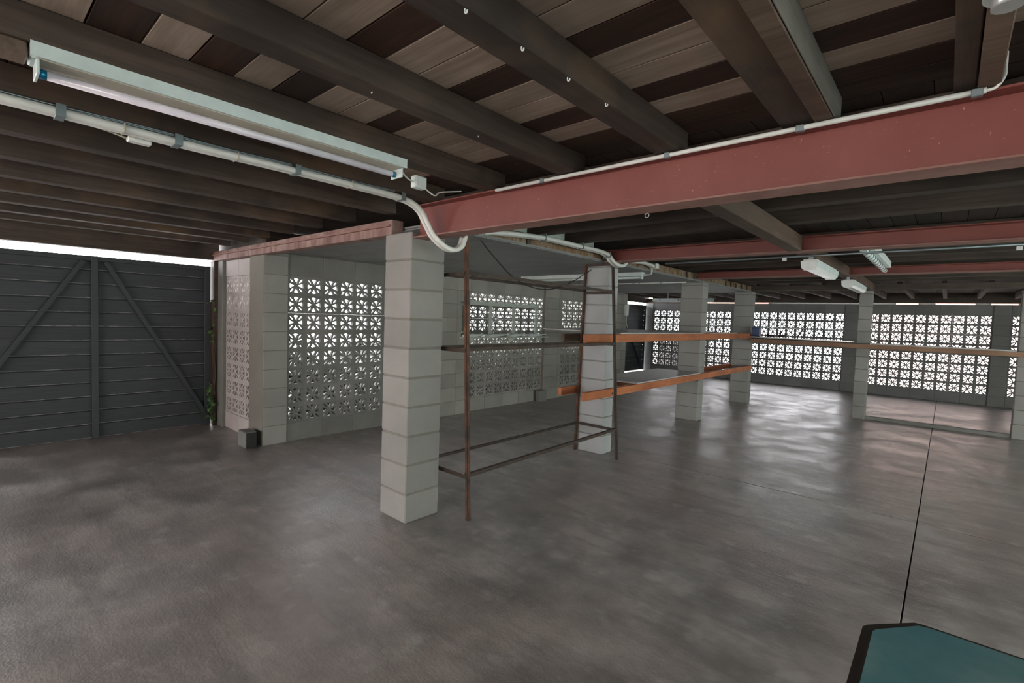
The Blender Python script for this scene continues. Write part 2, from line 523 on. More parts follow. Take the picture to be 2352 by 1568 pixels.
# ---- left wall: pattern blocks between piers
wl = thing('wall_left', 'left wall of grey blocks with panels of pierced flower-pattern blocks', 'wall', kind='structure')
XA0, XA1 = -2.71, -2.62
for (ya, nc) in ((.346, 10), (3.0, 9), (5.30, 9)):
    yb = ya + nc * .2; mw = MT['block'] if ya < 1 else MT['block_pale']
    courses(wl, 1, ya, yb, XA0, XA1, 0, .2, mw)
    courses(wl, 1, ya, yb, XA0, XA1, 1.8, 2.033, mw, h=.235)
    for r_ in range(8):
        for c_ in range(nc):
            breeze(wl, (-2.645, ya + .1 + .2 * c_, .3 + .2 * r_), R(90), BZ if ya < 1 else BZL)
for ya, yb in ((2.346, 3.0), (4.80, 5.30), (7.10, 7.72)):
    courses(wl, 1, ya + .001, yb - .001, -2.74, -2.575, 0, 2.033, MT['block_pale'], unit=.4, stag=False)

# ---- return wall by the gate, faces the camera side
wr = thing('wall_front', 'narrow front wall of pierced blocks beside the dark gate', 'wall', kind='structure')
courses(wr, 0, -3.77, -2.971, .12, .21, 0, .2, MT['front_wall'])
courses(wr, 0, -3.77, -2.971, .12, .21, 1.8, 1.989, MT['front_wall'])
for r_ in range(8):
    for c_ in range(4):
        breeze(wr, (-3.07 - .2 * c_, .145, .3 + .2 * r_), 0, BZP)
# corner pier
courses(wr, 1, .09, .344, -2.97, -2.60, 0, 2.033, MT['pillar'], unit=.26, stag=False)

# ---- back wall
wb = thing('wall_back', 'far wall of pierced flower-pattern blocks, daylight glaring through', 'wall', kind='structure')
YB = 11.56
segs = [(-3.80, 11), (-1.10, 10), (1.349, 10), (3.60, 9)]
prev = -4.05
for xa, nc in segs:
    xb = xa + nc * .2
    courses(wb, 0, prev, xa, YB - .03, YB + .12, 0, 2.0, MT['block_far'], stag=False)
    courses(wb, 0, xa, xb, YB, YB + .09, 0, .2, MT['block_far'])
    courses(wb, 0, xa, xb, YB, YB + .09, 1.8, 2.0, MT['block_far'])
    for r_ in range(8):
        for c_ in range(nc):
            breeze(wb, (xa + .1 + .2 * c_, YB + .03, .3 + .2 * r_), 0, BZD)
    prev = xb
courses(wb, 0, prev, 7.2, YB - .03, YB + .12, 0, 2.0, MT['block_far'], stag=False)
# hidden return wall behind the pillars, closes the left bay
wm = thing('wall_return', 'plain block return wall beside the far gate', 'wall', kind='structure')
courses(wm, 0, -4.0, -2.76, 7.70, 7.85, 0, 2.0, MT['block'], unit=.4)
courses(wm, 1, 7.86, 9.1, -4.1, -3.98, 0, 2.0, MT['block'], unit=.4)


# ============================================================ PILLARS
def pillar(x0, x1, y0, y1, ztop, label, name='block_pillar', mat='pillar'):
    t = thing(name, label, 'pillar', ((x0 + x1) / 2, (y0 + y1) / 2, 0))
    z = 0; k = 0
    while z < ztop - .01:
        zt = min(z + .2, ztop)
        if zt - z < .09 or ztop - zt < .03: zt = ztop if ztop - z < .26 else zt
        b = piece('block', (x1 - x0, y1 - y0, zt - z - .008), MT[mat], t, ((x0 + x1) / 2, (y0 + y1) / 2, (z + zt) / 2), .006)
        b.location.x += random.uniform(-.0015, .0015); b.location.y += random.uniform(-.0015, .0015)
        z = zt; k += 1
    obj('mortar', bx((x0 + .006, y0 + .006, .001), (x1 - .006, y1 - .006, ztop - .004)), MT['mortar'], t)
    return t


pillar(-.30, 0, 0, .29, 1.985, 'nearest square pillar of pale concrete blocks, the red beam ends against it')
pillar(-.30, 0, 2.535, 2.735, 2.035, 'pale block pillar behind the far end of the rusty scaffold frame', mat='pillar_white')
pillar(-.33, 0, 5.19, 5.39, 2.045, 'concrete block pillar crossed by both orange rack beams, halfway along the rack', mat='pillar_grey')
pillar(-.31, 0, 7.60, 7.78, 2.05, 'block pillar at the far end of the orange rack, blue can beside it', mat='pillar_grey')
pillar(1.605, 1.775, 7.56, 7.72, 2.055, 'slim block pillar standing alone below the end of the timber bearer', mat='pillar_grey')
pillar(3.425, 3.72, 7.60, 7.80, 2.055, 'block pillar cut off by the right edge of the picture')


# ============================================================ STEEL BEAMS
def steel_beam(x0, x1, y0, y1, z0, z1, label):
    t = thing('steel_beam', label, 'beam', (x0, (y0 + y1) / 2, z0))
    ym = (y0 + y1) / 2
    obj('web', bx((x0 + .004, ym - .004, z0 + .008), (x1, ym + .004, z1 - .008)), MT['red'], t)
    obj('top_flange', bx((x0, y0, z1 - .008), (x1, y1, z1), .001), MT['red'], t)
    obj('bottom_flange', bx((x0, y0, z0), (x1, y1, z0 + .008), .001), MT['red_pale'], t)
    return t


steel_beam(.004, 6.9, .0, .13, 1.937, 2.146, 'big red oxide steel beam crossing the picture, nearest of three')
steel_beam(.03, 6.9, 2.39, 2.525, 2.030, 2.146, 'middle red steel beam, meets the pillar behind the scaffold frame')
steel_beam(.02, 6.9, 4.84, 4.97, 2.058, 2.146, 'farthest red steel beam, just above the hanging tube lights')

# ---- lintels
o = obj('timber_lintel', bx((-3.98, .05, 1.991), (-.302, .15, 2.10), .004), MT['lintel_pink'])
tag(o, 'pinkish stained timber lintel from the gate corner to the nearest pillar', 'lintel')
obj('angle_strip', bx((-3.96, .030, 2.05), (-.31, .0495, 2.062)), MT['red_pale'], o)
o = obj('rust_stained_lintel', bx((-.12, .30, 2.052), (-.004, 7.60, 2.143), .004), MT['lintel_rust'])
tag(o, 'rust stained lintel running over the row of pillars', 'lintel')
for yb_, hh in ((1.18, .07), (4.55, .08), (4.80, .09), (5.08, .07), (6.1, .08), (6.35, .09), (6.6, .07), (6.9, .09), (7.2, .085)):
    obj('vertical_batten', bx((-.003, yb_, 2.056), (.008, yb_ + .05, 2.056 + hh)), MT['joist_x'], o)

# ---- timber bearers
o = obj('timber_bearer', bx((1.70, .16, 2.030), (1.80, 2.385, 2.149), .004), MT['bearer'])
tag(o, 'brown timber bearer between the nearest and middle red beams', 'beam')
o = obj('timber_bearer', bx((1.70, 2.53, 2.040), (1.80, 7.46, 2.149), .004), MT['bearer'])
tag(o, 'brown timber bearer carrying the two prismatic tube lights', 'beam')
o = obj('timber_bearer', bx((-.30, 7.50, 2.060), (7.0, 7.62, 2.149), .004), MT['joist_x'])
tag(o, 'dark cross bearer resting on the two farthest block pillars', 'beam')


# ============================================================ GATES
def gate(x, y0, y1, z0, z1, label, stile_y):
    t = thing('timber_gate', label, 'gate', (x, (y0 + y1) / 2, z0))
    nb = 13; h = (z1 - z0) / nb
    for k in range(nb):
        zc = z0 + h * (k + .5)
        b = piece('board', (.022, y1 - y0 - .02, h - .007), MT['gate'], t, (x, (y0 + y1) / 2, zc), .004)
        b.location.x += random.uniform(-.002, .002)
        piece('board_lip', (.005, y1 - y0 - .03, .005), MT['gate_edge'], t, (x + .0125, (y0 + y1) / 2, zc - h / 2 + .008), 0)
    obj('backing_sheet', bx((x - .018, y0 + .01, z0), (x - .0115, y1 - .01, z1)), MT['gate'], t)
    for s in stile_y: obj('stile', bx((x + .016, s - .028, z0), (x + .060, s + .028, z1), .003), MT['gate'], t)
    obj('stile', bx((x + .016, y1 - .06, z0), (x + .050, y1, z1), .003), MT['gate'], t)
    obj('top_rail', bx((x + .016, y0, z1 - .05), (x + .048, y1 - .061, z1 - .001), .003), MT['gate'], t)
    return t


gx = -4.06
g1 = gate(gx, -2.16, .03, .0, 1.925, 'charcoal boarded gate with diagonal braces, left of the pierced wall', (-1.05,))
obj('brace', bar(bmesh.new(), (gx + .035, -1.14, 1.87), (gx + .035, -2.12, .20), .04, .055, (1, 0, 0)), MT['gate'], g1)
obj('brace', bar(bmesh.new(), (gx + .035, -.96, 1.87), (gx + .035, -.01, .12), .04, .055, (1, 0, 0)), MT['gate'], g1)
gate(gx, -4.40, -2.19, .0, 1.925, 'second leaf of the charcoal gate, just outside the left edge', (-3.3,))
g3 = gate(gx, 9.15, 11.50, .03, 1.925, 'far dark gate seen through the building under a bright gap', (10.3,))
obj('brace', bar(bmesh.new(), (gx + .035, 9.9, 1.85), (gx + .035, 11.4, .12), .04, .055, (1, 0, 0)), MT['gate'], g3)
for ga in (g1,):
    pass
# jamb and post
o = obj('gate_jamb', bx((-4.07, .045, 0), (-3.932, .10, 1.99), .004), MT['joist'])
tag(o, 'dark timber jamb between the gate and the pale post', 'post')
o = obj('gate_jamb', bx((-4.07, .0315, .10), (-4.012, .0445, 1.50), .001), MT['dark_ply'])
tag(o, 'short brown timber strip beside the right edge of the gate', 'post')
o = obj('concrete_post', bx((-3.93, .085, 0), (-3.775, .25, 1.985), .005), MT['block'])
tag(o, 'grey concrete post between the gate and the pierced front wall', 'post')

# vine in the gate corner
t = thing('climbing_vine', 'brown vine with a few green leaves climbing beside the gate', 'plant', (-3.96, .05, 0))
for k in range(5):
    x = -3.955 + .008 * k
    pts = [(x, .040 + .008 * random.random(), 0.002)]
    for j in range(1, 9): pts.append((x + random.uniform(-.006, .012), .052 + random.uniform(-.012, .008), 1.55 * j / 8 * (1 - .1 * k)))
    obj('stem', tube(bmesh.new(), smooth_path(pts, 3), .006, 5), MT['stem'], t)
lf = bmesh.new()
vs = [lf.verts.new(p) for p in ((0, 0, 0), (.018, .004, .014), (.022, .006, .034), (0, .010, .055), (-.022, .006, .034), (-.018, .004, .014), (0, -.004, .028))]
for a, b in ((0, 1), (1, 2), (2, 3), (3, 4), (4, 5), (5, 0)): lf.faces.new((vs[a], vs[b], vs[6]))
lme = new_mesh('leaf', lf, MT['leaf'])
for k in range(46):
    zz = random.choice([random.uniform(.03, .30), random.uniform(.03, .30), random.uniform(.30, .52), random.uniform(1.0, 1.5)])
    l = link('leaf', lme, t, Vector((-3.90 + random.uniform(-.045, .05), .008 + random.uniform(-.02, .012), zz)) - Vector(t.location),
             (random.uniform(-1, 1), random.uniform(-1, 1), random.uniform(0, 6)))
    s_ = random.uniform(.6, 1.2); l.scale = (s_, s_, s_)

# ============================================================ LIGHT FITTINGS
t = thing('fluorescent_batten', 'long white fluorescent batten with bare tube on the joist above left', 'lamp', (.71, -1.24, 2.15))
obj('housing', bx((.658, -1.860, 2.112), (.763, -.605, 2.1495), .004), [MT['white_gloss']], t)
obj('shaded_underside', bx((.668, -1.845, 2.1085), (.752, -.62, 2.1125)), MT['beige'], t)  # underside of the housing, its shade put into a beige colour
obj('reflector_lip', bx((.7635, -1.860, 2.110), (.7665, -.605, 2.1495)), MT['white_gloss'], t)
for ya in (-1.8485, -.6255):
    e_ = obj('lampholder', bx((.666, ya, 2.068), (.754, ya + .008, 2.1083), .002), MT['white_gloss'], t)
tb = obj('tube', tube(bmesh.new(), [(.700, -1.822, 2.086), (.700, -.643, 2.086)], .0135, 16), MT['tube'], t)
obj('cap', tube(bmesh.new(), [(.700, -1.8395, 2.086), (.700, -1.8225, 2.086)], .0138, 16), MT['blue'], tb)
obj('cap', tube(bmesh.new(), [(.700, -.6425, 2.086), (.700, -.6255, 2.086)], .0138, 16), MT['blue'], tb)
o = obj('wooden_packer', bx((.675, -1.93, 2.105), (.745, -1.865, 2.1495), .004), MT['joist_light'])
tag(o, 'small brown wooden packer at the left end of the long batten', 'block')


def prismatic(y0, y1, label, slat):
    t = thing('tube_light', label, 'lamp', (1.80, (y0 + y1) / 2, 2.0), 'prismatic tube lights under the timber bearer')
    pr = [(1.745, 1.985), (1.750, 1.935), (1.772, 1.912), (1.838, 1.912), (1.860, 1.935), (1.865, 1.985)]
    obj('diffuser', prism(bmesh.new(), pr, 1, y0 + .02, y1 - .02), MT['white_gloss'], t)
    for ya in (y0, y1 - .02):
        obj('end_cap', prism(bmesh.new(), [(x + (.004 if x > 1.81 else -.004), z - (.004 if z < 1.95 else 0)) for x, z in pr], 1, ya, ya + .0195), MT['white'], t)
    obj('top_plate', bx((1.755, y0 + .03, 1.9855), (1.855, y1 - .03, 2.0), .002), MT['white'], t)
    for ya in (y0 + .15, y1 - .2):
        obj('bracket', bx((1.77, ya, 2.0005), (1.80, ya + .04, 2.0385)), MT['galv'], t)
    return t


prismatic(2.66, 3.66, 'nearer white prismatic tube light hanging from the timber bearer', 0)
prismatic(4.75, 5.85, 'farther white prismatic tube light hanging from the timber bearer', 0)

t = thing('louvred_tube_light', 'white tube light with dark louvre fins, right of the timber bearer', 'lamp', (2.16, 3.6, 2.1))
obj('housing', bx((2.11, 2.68, 2.085), (2.21, 4.45, 2.149), .003), MT['white'], t)
obj('tube', tube(bmesh.new(), [(2.16, 2.72, 2.056), (2.16, 4.42, 2.056)], .026, 12), MT['white_gloss'], t)
for k in range(11):
    yy = 2.82 + k * .15
    obj('fin', tube(bmesh.new(), [(2.16, yy, 2.056), (2.16, yy + .014, 2.056)], .0285, 12), MT['black'], t)

t = thing('fluorescent_batten', 'white batten under the grey soffit behind the scaffold frame', 'lamp', (-1.0, 3.5, 2.0))
obj('housing', bx((-2.0, 3.44, 1.985), (-.09, 3.54, 2.033), .004), MT['white'], t)
obj('tube', tube(bmesh.new(), [(-1.95, 3.49, 1.968), (-.13, 3.49, 1.968)], .0135, 10), MT['white'], t)
for xa in (-1.985, -.12): obj('lampholder', bx((xa, 3.475, 1.951), (xa + .02, 3.505, 1.9848)), MT['white'], t)
t = thing('weatherproof_light', 'rounded white weatherproof light near the far gate', 'lamp', (-1.9, 9.1, 2.0))
cap = [(9.0, 1.99), (9.0, 1.955), (9.04, 1.925), (9.16, 1.925), (9.20, 1.955), (9.20, 1.99)]
obj('diffuser', prism(bmesh.new(), cap, 0, -2.62, -1.24), MT['white_gloss'], t)
obj('base', bx((-2.60, 9.02, 1.9905), (-1.26, 9.18, 2.005), .004), MT['white'], t)
for xa in (-2.3, -1.6): obj('hanger', bx((xa, 9.09, 2.0055), (xa + .03, 9.11, 2.129)), MT['galv'], t)
for xa in (-2.45, -2.0, -1.5): obj('clip', bx((xa, 8.990, 1.955), (xa + .03, 8.9995, 1.995)), MT['galv'], t)

t = thing('lampholder', 'round white ceiling lampholder at the top right corner', 'lamp', (2.78, -.50, 2.149))
bm = bmesh.new(); tube(bm, [(2.745, -.545, 2.149), (2.745, -.545, 2.135)], .040, 20)
obj('rose', bm, MT['white'], t)
bm = bmesh.new(); tube(bm, [(2.745, -.545, 2.1345), (2.745, -.545, 2.112)], .026, 20)
obj('socket', bm, MT['silver'], t)

# ============================================================ CONDUITS AND CABLES
def twin(path, label, name='twin_conduit', r=.0155, dx=.032, dirv=(1, 0, 0), ties=()):
    t = thing(name, label, 'conduit', path[0])
    sp = smooth_path(path, 7)
    for s in (-.5, .5):
        obj('pipe', tube(bmesh.new(), [p + Vector(dirv) * dx * s for p in sp], r, 10), MT['pvc'], t)
    return t


p1 = [(.215, -3.2, 2.124), (.215, -2.4, 2.124), (.215, -1.9, 2.125), (.215, -1.4, 2.121), (.225, -.9, 2.121), (.21, -.40, 2.124), (.205, -.20, 2.115), (.205, -.10, 2.075),
      (.21, -.045, 2.0), (.225, .0, 1.925), (.25, .075, 1.868), (.26, .14, 1.858), (.27, .19, 1.885), (.27, .215, 1.94), (.27, .225, 2.03)]
t = twin(p1, 'pair of cream conduits along the joist, looping down under the red beam')
cl = [(.215, -1.745), (.215, -1.38), (.222, -.88), (.206, -.24)]
for x, yy in cl:
    obj('hanger', bx((x - .034, yy - .014, 2.105), (x + .034, yy + .014, 2.1085), .001), MT['galv'], t)
    for sx in (-.036, .034):
        obj('hanger', bx((x + sx, yy - .014, 2.105), (x + sx + .002, yy + .014, 2.1485)), MT['galv'], t)
for yy, zz in ((-1.56, 2.122), (-1.15, 2.121), (-.58, 2.123)):
    obj('cable_tie', bx((.185, yy - .002, zz - .0165), (.252, yy + .002, zz + .0165)), MT['beige'], t)
for k, dz in enumerate((.017, .021)):
    pts = [(.228 + .006 * k, -3.0 + .3 * j, 2.124 + dz + (.004 if j % 2 else 0) - .002) for j in range(10)]
    o = obj('loose_cable', tube(bmesh.new(), smooth_path(pts, 4), .0035, 6), MT['galv'], t)
p2 = [(.10, .55, 2.045), (.10, .75, 2.072), (.10, 1.27, 2.108), (.10, 1.83, 2.108), (.10, 2.26, 2.100), (.11, 2.38, 2.04), (.11, 2.48, 2.008), (.11, 2.60, 2.012), (.11, 2.66, 2.05)]
t = twin([Vector(p) for p in p2], 'pair of cream conduits over the scaffold frame, dipping under the middle red beam', r=.0185, dx=.038)
for x, yy, zz in ((.10, 1.27, 2.108), (.10, 1.83, 2.108), (.105, 2.31, 2.078)):
    obj('cable_tie', bx((x - .040, yy - .006, zz - .020), (x + .040, yy + .006, zz + .035)), MT['galv'], t)
t = twin([(.10, 2.85, 2.075), (.10, 3.05, 2.092), (.10, 3.25, 2.088), (.06, 3.40, 2.085)], 'short pair of conduits behind the middle beam, ends at a junction box')
o = obj('junction_box', bx((.012, 3.42, 2.066), (.10, 3.50, 2.125), .004), MT['pvc']); tag(o, 'cream junction box on the stained lintel behind the middle beam', 'junction box')
o = obj('bent_pipe', tube(bmesh.new(), smooth_path([(-.085, 3.49, 2.0), (-.02, 3.49, 2.0), (.02, 3.465, 2.01), (.03, 3.455, 2.035), (.03, 3.455, 2.065)], 5), .010, 10), MT['pvc'])
tag(o, 'bent cream pipe from the junction box to the soffit batten', 'conduit')

t = thing('beam_conduit', 'straight white conduit clipped along the top of the nearest red beam', 'conduit', (.745, .0, 2.155))
zc = 2.139
obj('pipe', tube(bmesh.new(), [(.77, -.0095, 2.135), (2.735, -.0095, 2.1395)], .0088, 12), MT['pvc'], t)
obj('elbow_cable', tube(bmesh.new(), smooth_path([(2.735, -.009, zc), (2.755, -.009, zc + .004), (2.77, -.01, zc + .03), (2.771, -.012, zc + .06), (2.770, -.03, zc + .09)], 5), .0045, 8), MT['pvc'], t)
for x in (1.10, 1.765, 2.258, 2.715):
    obj('clip', bx((x - .013, -.020, zc - .0145), (x + .013, -.0002, zc + .0085), .002), MT['galv'], t)

o = obj('cross_conduit', tube(bmesh.new(), [(.55, 2.68, 2.02), (3.7, 2.68, 2.035)], .008, 8), MT['galv'])
tag(o, 'grey conduit running just behind the middle red beam', 'conduit')
for x in (1.6, 3.0): obj('saddle', bx((x, 2.672, 1.995), (x + .03, 2.688, 2.02)), MT['white'], o)
o = obj('soffit_conduit', tube(bmesh.new(), [(-2.5, 4.95, 2.024), (-.16, 4.95, 2.024)], .0085, 8), MT['pvc'])
tag(o, 'thin pale conduit fixed across the grey soffit', 'conduit')
for x in (-1.0, -.9, -.55): obj('saddle', bx((x, 4.938, 2.012), (x + .02, 4.962, 2.0335)), MT['galv'], o)

t = thing('junction_box', 'white square junction box on the joist beside the end of the long batten', 'junction box', (.66, -.44, 2.09))
obj('box', bx((.618, -.475, 2.07), (.658, -.405, 2.13), .004), MT['white'], t)
obj('lid', bx((.6585, -.472, 2.073), (.664, -.408, 2.127), .002), MT['white'], t)
o = obj('lamp_cable', tube(bmesh.new(), smooth_path([(.70, -.604, 2.12), (.69, -.57, 2.105), (.66, -.52, 2.098), (.64, -.476, 2.098)], 5), .004, 6), MT['pvc'])
tag(o, 'short grey cable from the long batten to the white box', 'cable')
o = obj('box_cable', tube(bmesh.new(), smooth_path([(.63, -.404, 2.10), (.56, -.34, 2.115), (.50, -.28, 2.12), (.50, -.22, 2.10), (.49, -.17, 2.13), (.53, -.05, 2.155)], 6), .004, 6), MT['pvc'])
tag(o, 'thin looping cable from the white box to the red beam', 'cable')
t = thing('socket_outlet', 'small pale socket box hanging under the twin conduits', 'socket', (.17, -1.50, 2.12))
obj('box', bx((.125, -1.535, 2.098), (.165, -1.455, 2.118), .004), MT['pvc'], t)
obj('cable', tube(bmesh.new(), smooth_path([(.15, -1.70, 2.128), (.15, -1.60, 2.12), (.15, -1.54, 2.108)], 4), .004, 6), MT['beige'], t)
o = obj('hanging_cable', tube(bmesh.new(), smooth_path([(-.10, .72, 2.05), (-.10, .88, 1.93), (-.10, 1.15, 1.77), (-.11, 1.45, 1.705), (-.12, 1.75, 1.72), (-.13, 2.06, 1.81), (-.16, 2.30, 1.90), (-.20, 2.50, 1.97)], 7), .005, 6), MT['black'])
tag(o, 'black cable sagging from the lintel to the scaffold frame', 'cable')

t = thing('isolator_switch', 'white isolator box hanging at the end of the left wall by the far gate', 'switch', (-2.55, 7.62, 1.68))
obj('box', bx((-2.574, 7.57, 1.56), (-2.52, 7.68, 1.80), .006), MT['white'], t)
obj('cable', tube(bmesh.new(), smooth_path([(-2.55, 7.62, 1.56), (-2.54, 7.63, 1.40), (-2.53, 7.70, 1.22), (-2.55, 7.66, 1.05), (-2.56, 7.62, .9)], 5), .005, 6), MT['pvc'], t)

# ============================================================ SCAFFOLD FRAME
t = thing('scaffold_frame', 'tall rusty steel angle frame between the two nearest pillars', 'frame', (-.03, 1.4, 0))


def leg(pb, pt, mat='rust'):
    bm = bmesh.new(); pb = Vector(pb); pt = Vector(pt)
    bar(bm, pb, pt, .026, .004, (0, 1, 0)); bar(bm, pb + Vector((.011, .011, 0)), pt + Vector((.011, .011, 0)), .004, .026, (0, 1, 0))
    return obj('leg', bm, MT[mat], t)


leg((.242, .35, 0), (.139, .35, 1.99)); leg((-.325, .35, 0), (-.262, .35, 1.99), 'rust_dark')
leg((.200, 2.500, 0), (.057, 2.500, 2.03), 'rust_dark'); leg((-.320, 2.500, 0), (-.272, 2.500, 2.03))


def lx(side, z, near):   # x of a leg at height z
    if near: return .242 - .103 * z / 1.99 if side > 0 else -.325 + .063 * z / 1.99
    return .200 - .143 * z / 2.03 if side > 0 else -.320 + .048 * z / 2.03


for z in (.315, 1.20, 1.735):
    for side in (1, -1):
        zz = z - (.02 if side < 0 else 0) + (.035 if z > 1.5 and side < 0 else 0)
        d = .010 * side
        obj('long_rail', bar(bar(bmesh.new(), (lx(side, z, 1) + d, .34, zz), (lx(side, z, 0) + d, 2.51, zz), .004, .026), (lx(side, z, 1) - .004, .34, zz + .011), (lx(side, z, 0) - .004, 2.51, zz + .011), .026, .004), MT['rust_dark'], t)
    for near, yy in ((1, .345), (0, 2.505)):
        obj('cross_rail', bar(bmesh.new(), (lx(-1, z, near), yy, z - .01), (lx(1, z, near), yy, z - .01), .005, .028), MT['rust_dark'], t)
obj('cross_rail', bar(bmesh.new(), (-.272, 2.505, 2.02), (.057, 2.505, 2.02), .005, .026), MT['rust_dark'], t)

# ============================================================ ORANGE RACK
rk = thing('timber_rack', 'timber rack of orange beams and white panels bolted along the row of pillars', 'rack', (-.15, 4.9, 0))


def rack_part(name, a, b, mat, label=None, par=None):
    o = obj(name, bx(a, b, .003), MT[mat], par or rk)
    if label: o['label'] = label


rack_part('beam', (.002, 2.09, 1.205), (.046, 7.50, 1.293), 'orange', 'upper orange beam on the near side')
rack_part('beam', (-.378, 2.25, 1.195), (-.334, 7.6, 1.283), 'bearer', 'upper brown beam behind the pillars')
rack_part('beam', (.002, 2.09, .628), (.046, 7.66, .712), 'orange', 'lower orange beam on the near side')
rack_part('beam', (-.378, 2.23, .625), (-.334, 7.7, .708), 'orange', 'lower beam behind the pillars')
for z in (1.25, .66): obj('bolt', tube(bmesh.new(), [(.0465, 2.63, z), (.054, 2.63, z)], .011, 8), MT['darksteel'], rk)
rack_part('shelf_panel', (-.62, 3.20, .7130), (.04, 5.15, .729), 'laminate')
rack_part('shelf_panel', (-1.25, 3.05, 1.294), (-.335, 5.15, 1.310), 'laminate')
rack_part('shelf_panel', (-.333, 2.76, 1.294), (.05, 5.165, 1.310), 'laminate')
rack_part('shelf_panel', (-.6, 5.42, 1.294), (.05, 6.70, 1.310), 'laminate')
rk2 = thing('long_rack', 'long faded brown rack beam with pale shelf boards across the far pillars', 'rack', (1.9, 7.45, 0))
rack_part('beam', (.06, 7.40, 1.138), (6.5, 7.445, 1.205), 'orange_brown', None, rk2)
rack_part('shelf_board', (.055, 7.38, 1.225), (1.57, 7.55, 1.245), 'silver', 'grey metal-edged shelf board', rk2)
rack_part('spacer', (.08, 7.40, 1.2055), (1.5, 7.44, 1.2245), 'darksteel', None, rk2)
rack_part('shelf_board', (1.80, 7.40, 1.2060), (3.40, 7.55, 1.226), 'laminate', 'pale shelf plank', rk2)
t = thing('jerry_can', 'blue plastic can on the far shelf beside the pillar', 'can', (.14, 7.46, 1.245))
obj('body', bx((.075, 7.40, 1.2455), (.205, 7.52, 1.405), .012), MT['bluecan'], t)
obj('neck', tube(bmesh.new(), [(.11, 7.46, 1.4055), (.11, 7.46, 1.432)], .017, 12), MT['bluecan'], t)
obj('handle', tube(bmesh.new(), smooth_path([(.135, 7.46, 1.404), (.14, 7.46, 1.425), (.18, 7.46, 1.425), (.19, 7.46, 1.404)], 4), .006, 8), MT['bluecan'], t)
o = obj('coiled_cable', tube(bmesh.new(), [(.36 + .055 * math.cos(a * .5), 7.465 + .055 * math.sin(a * .5), 1.251 + .0009 * a) for a in range(0, 48)], .0055, 6), MT['black'])
tag(o, 'small black coil of cable on the far metal-edged shelf', 'cable')
t = thing('hand_drill', 'dark hand tool lying on the far shelf beside the cable coil', 'tool', (.55, 7.46, 1.245))
obj('body', tube(bmesh.new(), [(.50, 7.46, 1.272), (.62, 7.46, 1.275)], .026, 10), MT['darksteel'], t)
obj('grip', bx((.505, 7.445, 1.283), (.535, 7.475, 1.355), .006), MT['black'], t)
obj('chuck', tube(bmesh.new(), [(.6205, 7.46, 1.275), (.665, 7.46, 1.275)], .012, 8), MT['silver'], t)
o = obj('leaning_stick', bar(bmesh.new(), (.78, 7.46, 1.247), (.86, 7.46, 1.40), .018, .018), MT['darksteel']); tag(o, 'dark stick leaning at an angle on the far shelf', 'stick')

# kerb between the slim pillar and the right pillar
o = obj('timber_kerb', bx((1.785, 7.63, .0), (3.418, 7.70, .052), .004), MT['block']); tag(o, 'pale low kerb on the floor between the slim and right pillars', 'kerb')

# ============================================================ WINDOW FRAME AND LEDGE ON THE LEFT WALL
t = thing('window_sash', 'pale green window sash with glass panes standing before the pierced wall', 'window', (-2.57, 3.7, 1.13))
ys = [2.86, 3.44, 3.98, 4.56]
for k, yy in enumerate(ys): obj('mullion', bx((-2.61, yy - .028, 1.13), (-2.575, yy + .028, 1.60), .003), MT['green_frame'], t)
obj('top_rail', bx((-2.61, 2.80, 1.602), (-2.575, 4.62, 1.655), .003), MT['green_frame'], t)
for a, b in zip(ys, ys[1:]): obj('pane', bx((-2.596, a + .029, 1.131), (-2.591, b - .029, 1.601)), MT['glass'], t)
t = thing('wall_ledge', 'narrow pale green ledge under the window sash on the pierced wall', 'shelf', (-2.5, 3.9, 1.1))
obj('board', bx((-2.617, 2.80, 1.108), (-2.46, 4.78, 1.129), .002), MT['green_frame'], t)
for yy in (3.0, 3.9, 4.6): obj('bracket', prism(bmesh.new(), [(-2.617, 1.107), (-2.48, 1.107), (-2.617, 1.0)], 1, yy, yy + .02), MT['green_frame'], t)
for k in range(4):
    y0_ = 2.84 + k * .48
    o = obj('louvre_blade', prism(bmesh.new(), [(y0_, 1.1295), (y0_ + .10, 1.1295), (y0_ + .43, 1.158), (y0_ + .43, 1.168), (y0_ + .10, 1.170), (y0_, 1.160)], 0, -2.56, -2.47), MT['white'])
    tag(o, ('leftmost', 'second from left', 'third from left', 'rightmost')[k] + ' white louvre blade lying on the green wall ledge', 'louvre blade', 'white louvre blades on the wall ledge')

# ============================================================ LOOSE BLOCKS
t = thing('loose_block', 'loose grey concrete block at the foot of the wall corner near the gate', 'block', (-2.7, -.02, 0))
bm = bmesh.new(); box(bm, (-2.80, -.075, 0), (-2.60, .035, .165), .006); obj('body', bm, MT['block'], t)
obj('dark_end', bx((-2.5995, -.07, .004), (-2.588, .03, .16), .002), MT['black'], t)
o = obj('loose_block', bx((-2.572, 4.60, 0), (-2.48, 4.80, .195), .006), MT['block']); tag(o, 'loose grey block leaning on the pier beneath the wall ledge', 'block')

# ============================================================ TEAL TABLE, near right corner
t = thing('teal_table', 'teal topped table with dark rim at the lower right corner', 'table', (2.95, -1.2, 0))
zt = .75
outl = [(2.583, -1.75), (2.583, -.62), (2.590, -.604), (2.672, -.512), (2.69, -.508), (3.30, -.508), (3.30, -1.75)]
inn = [(2.603, -1.73), (2.603, -.632), (2.609, -.618), (2.680, -.530), (2.702, -.524), (3.288, -.524), (3.288, -1.73)]
obj('rim', prism(bmesh.new(), outl, 2, zt - .028, zt - .003), MT['rim'], t)
obj('top', prism(bmesh.new(), inn, 2, zt - .0029, zt + .001), MT['teal'], t)
for x, yy in ((2.66, -.66), (3.24, -.66), (2.66, -1.68), (3.24, -1.68)):
    obj('leg', bx((x - .02, yy - .02, 0), (x + .02, yy + .02, zt - .0285), .003), MT['rim'], t)

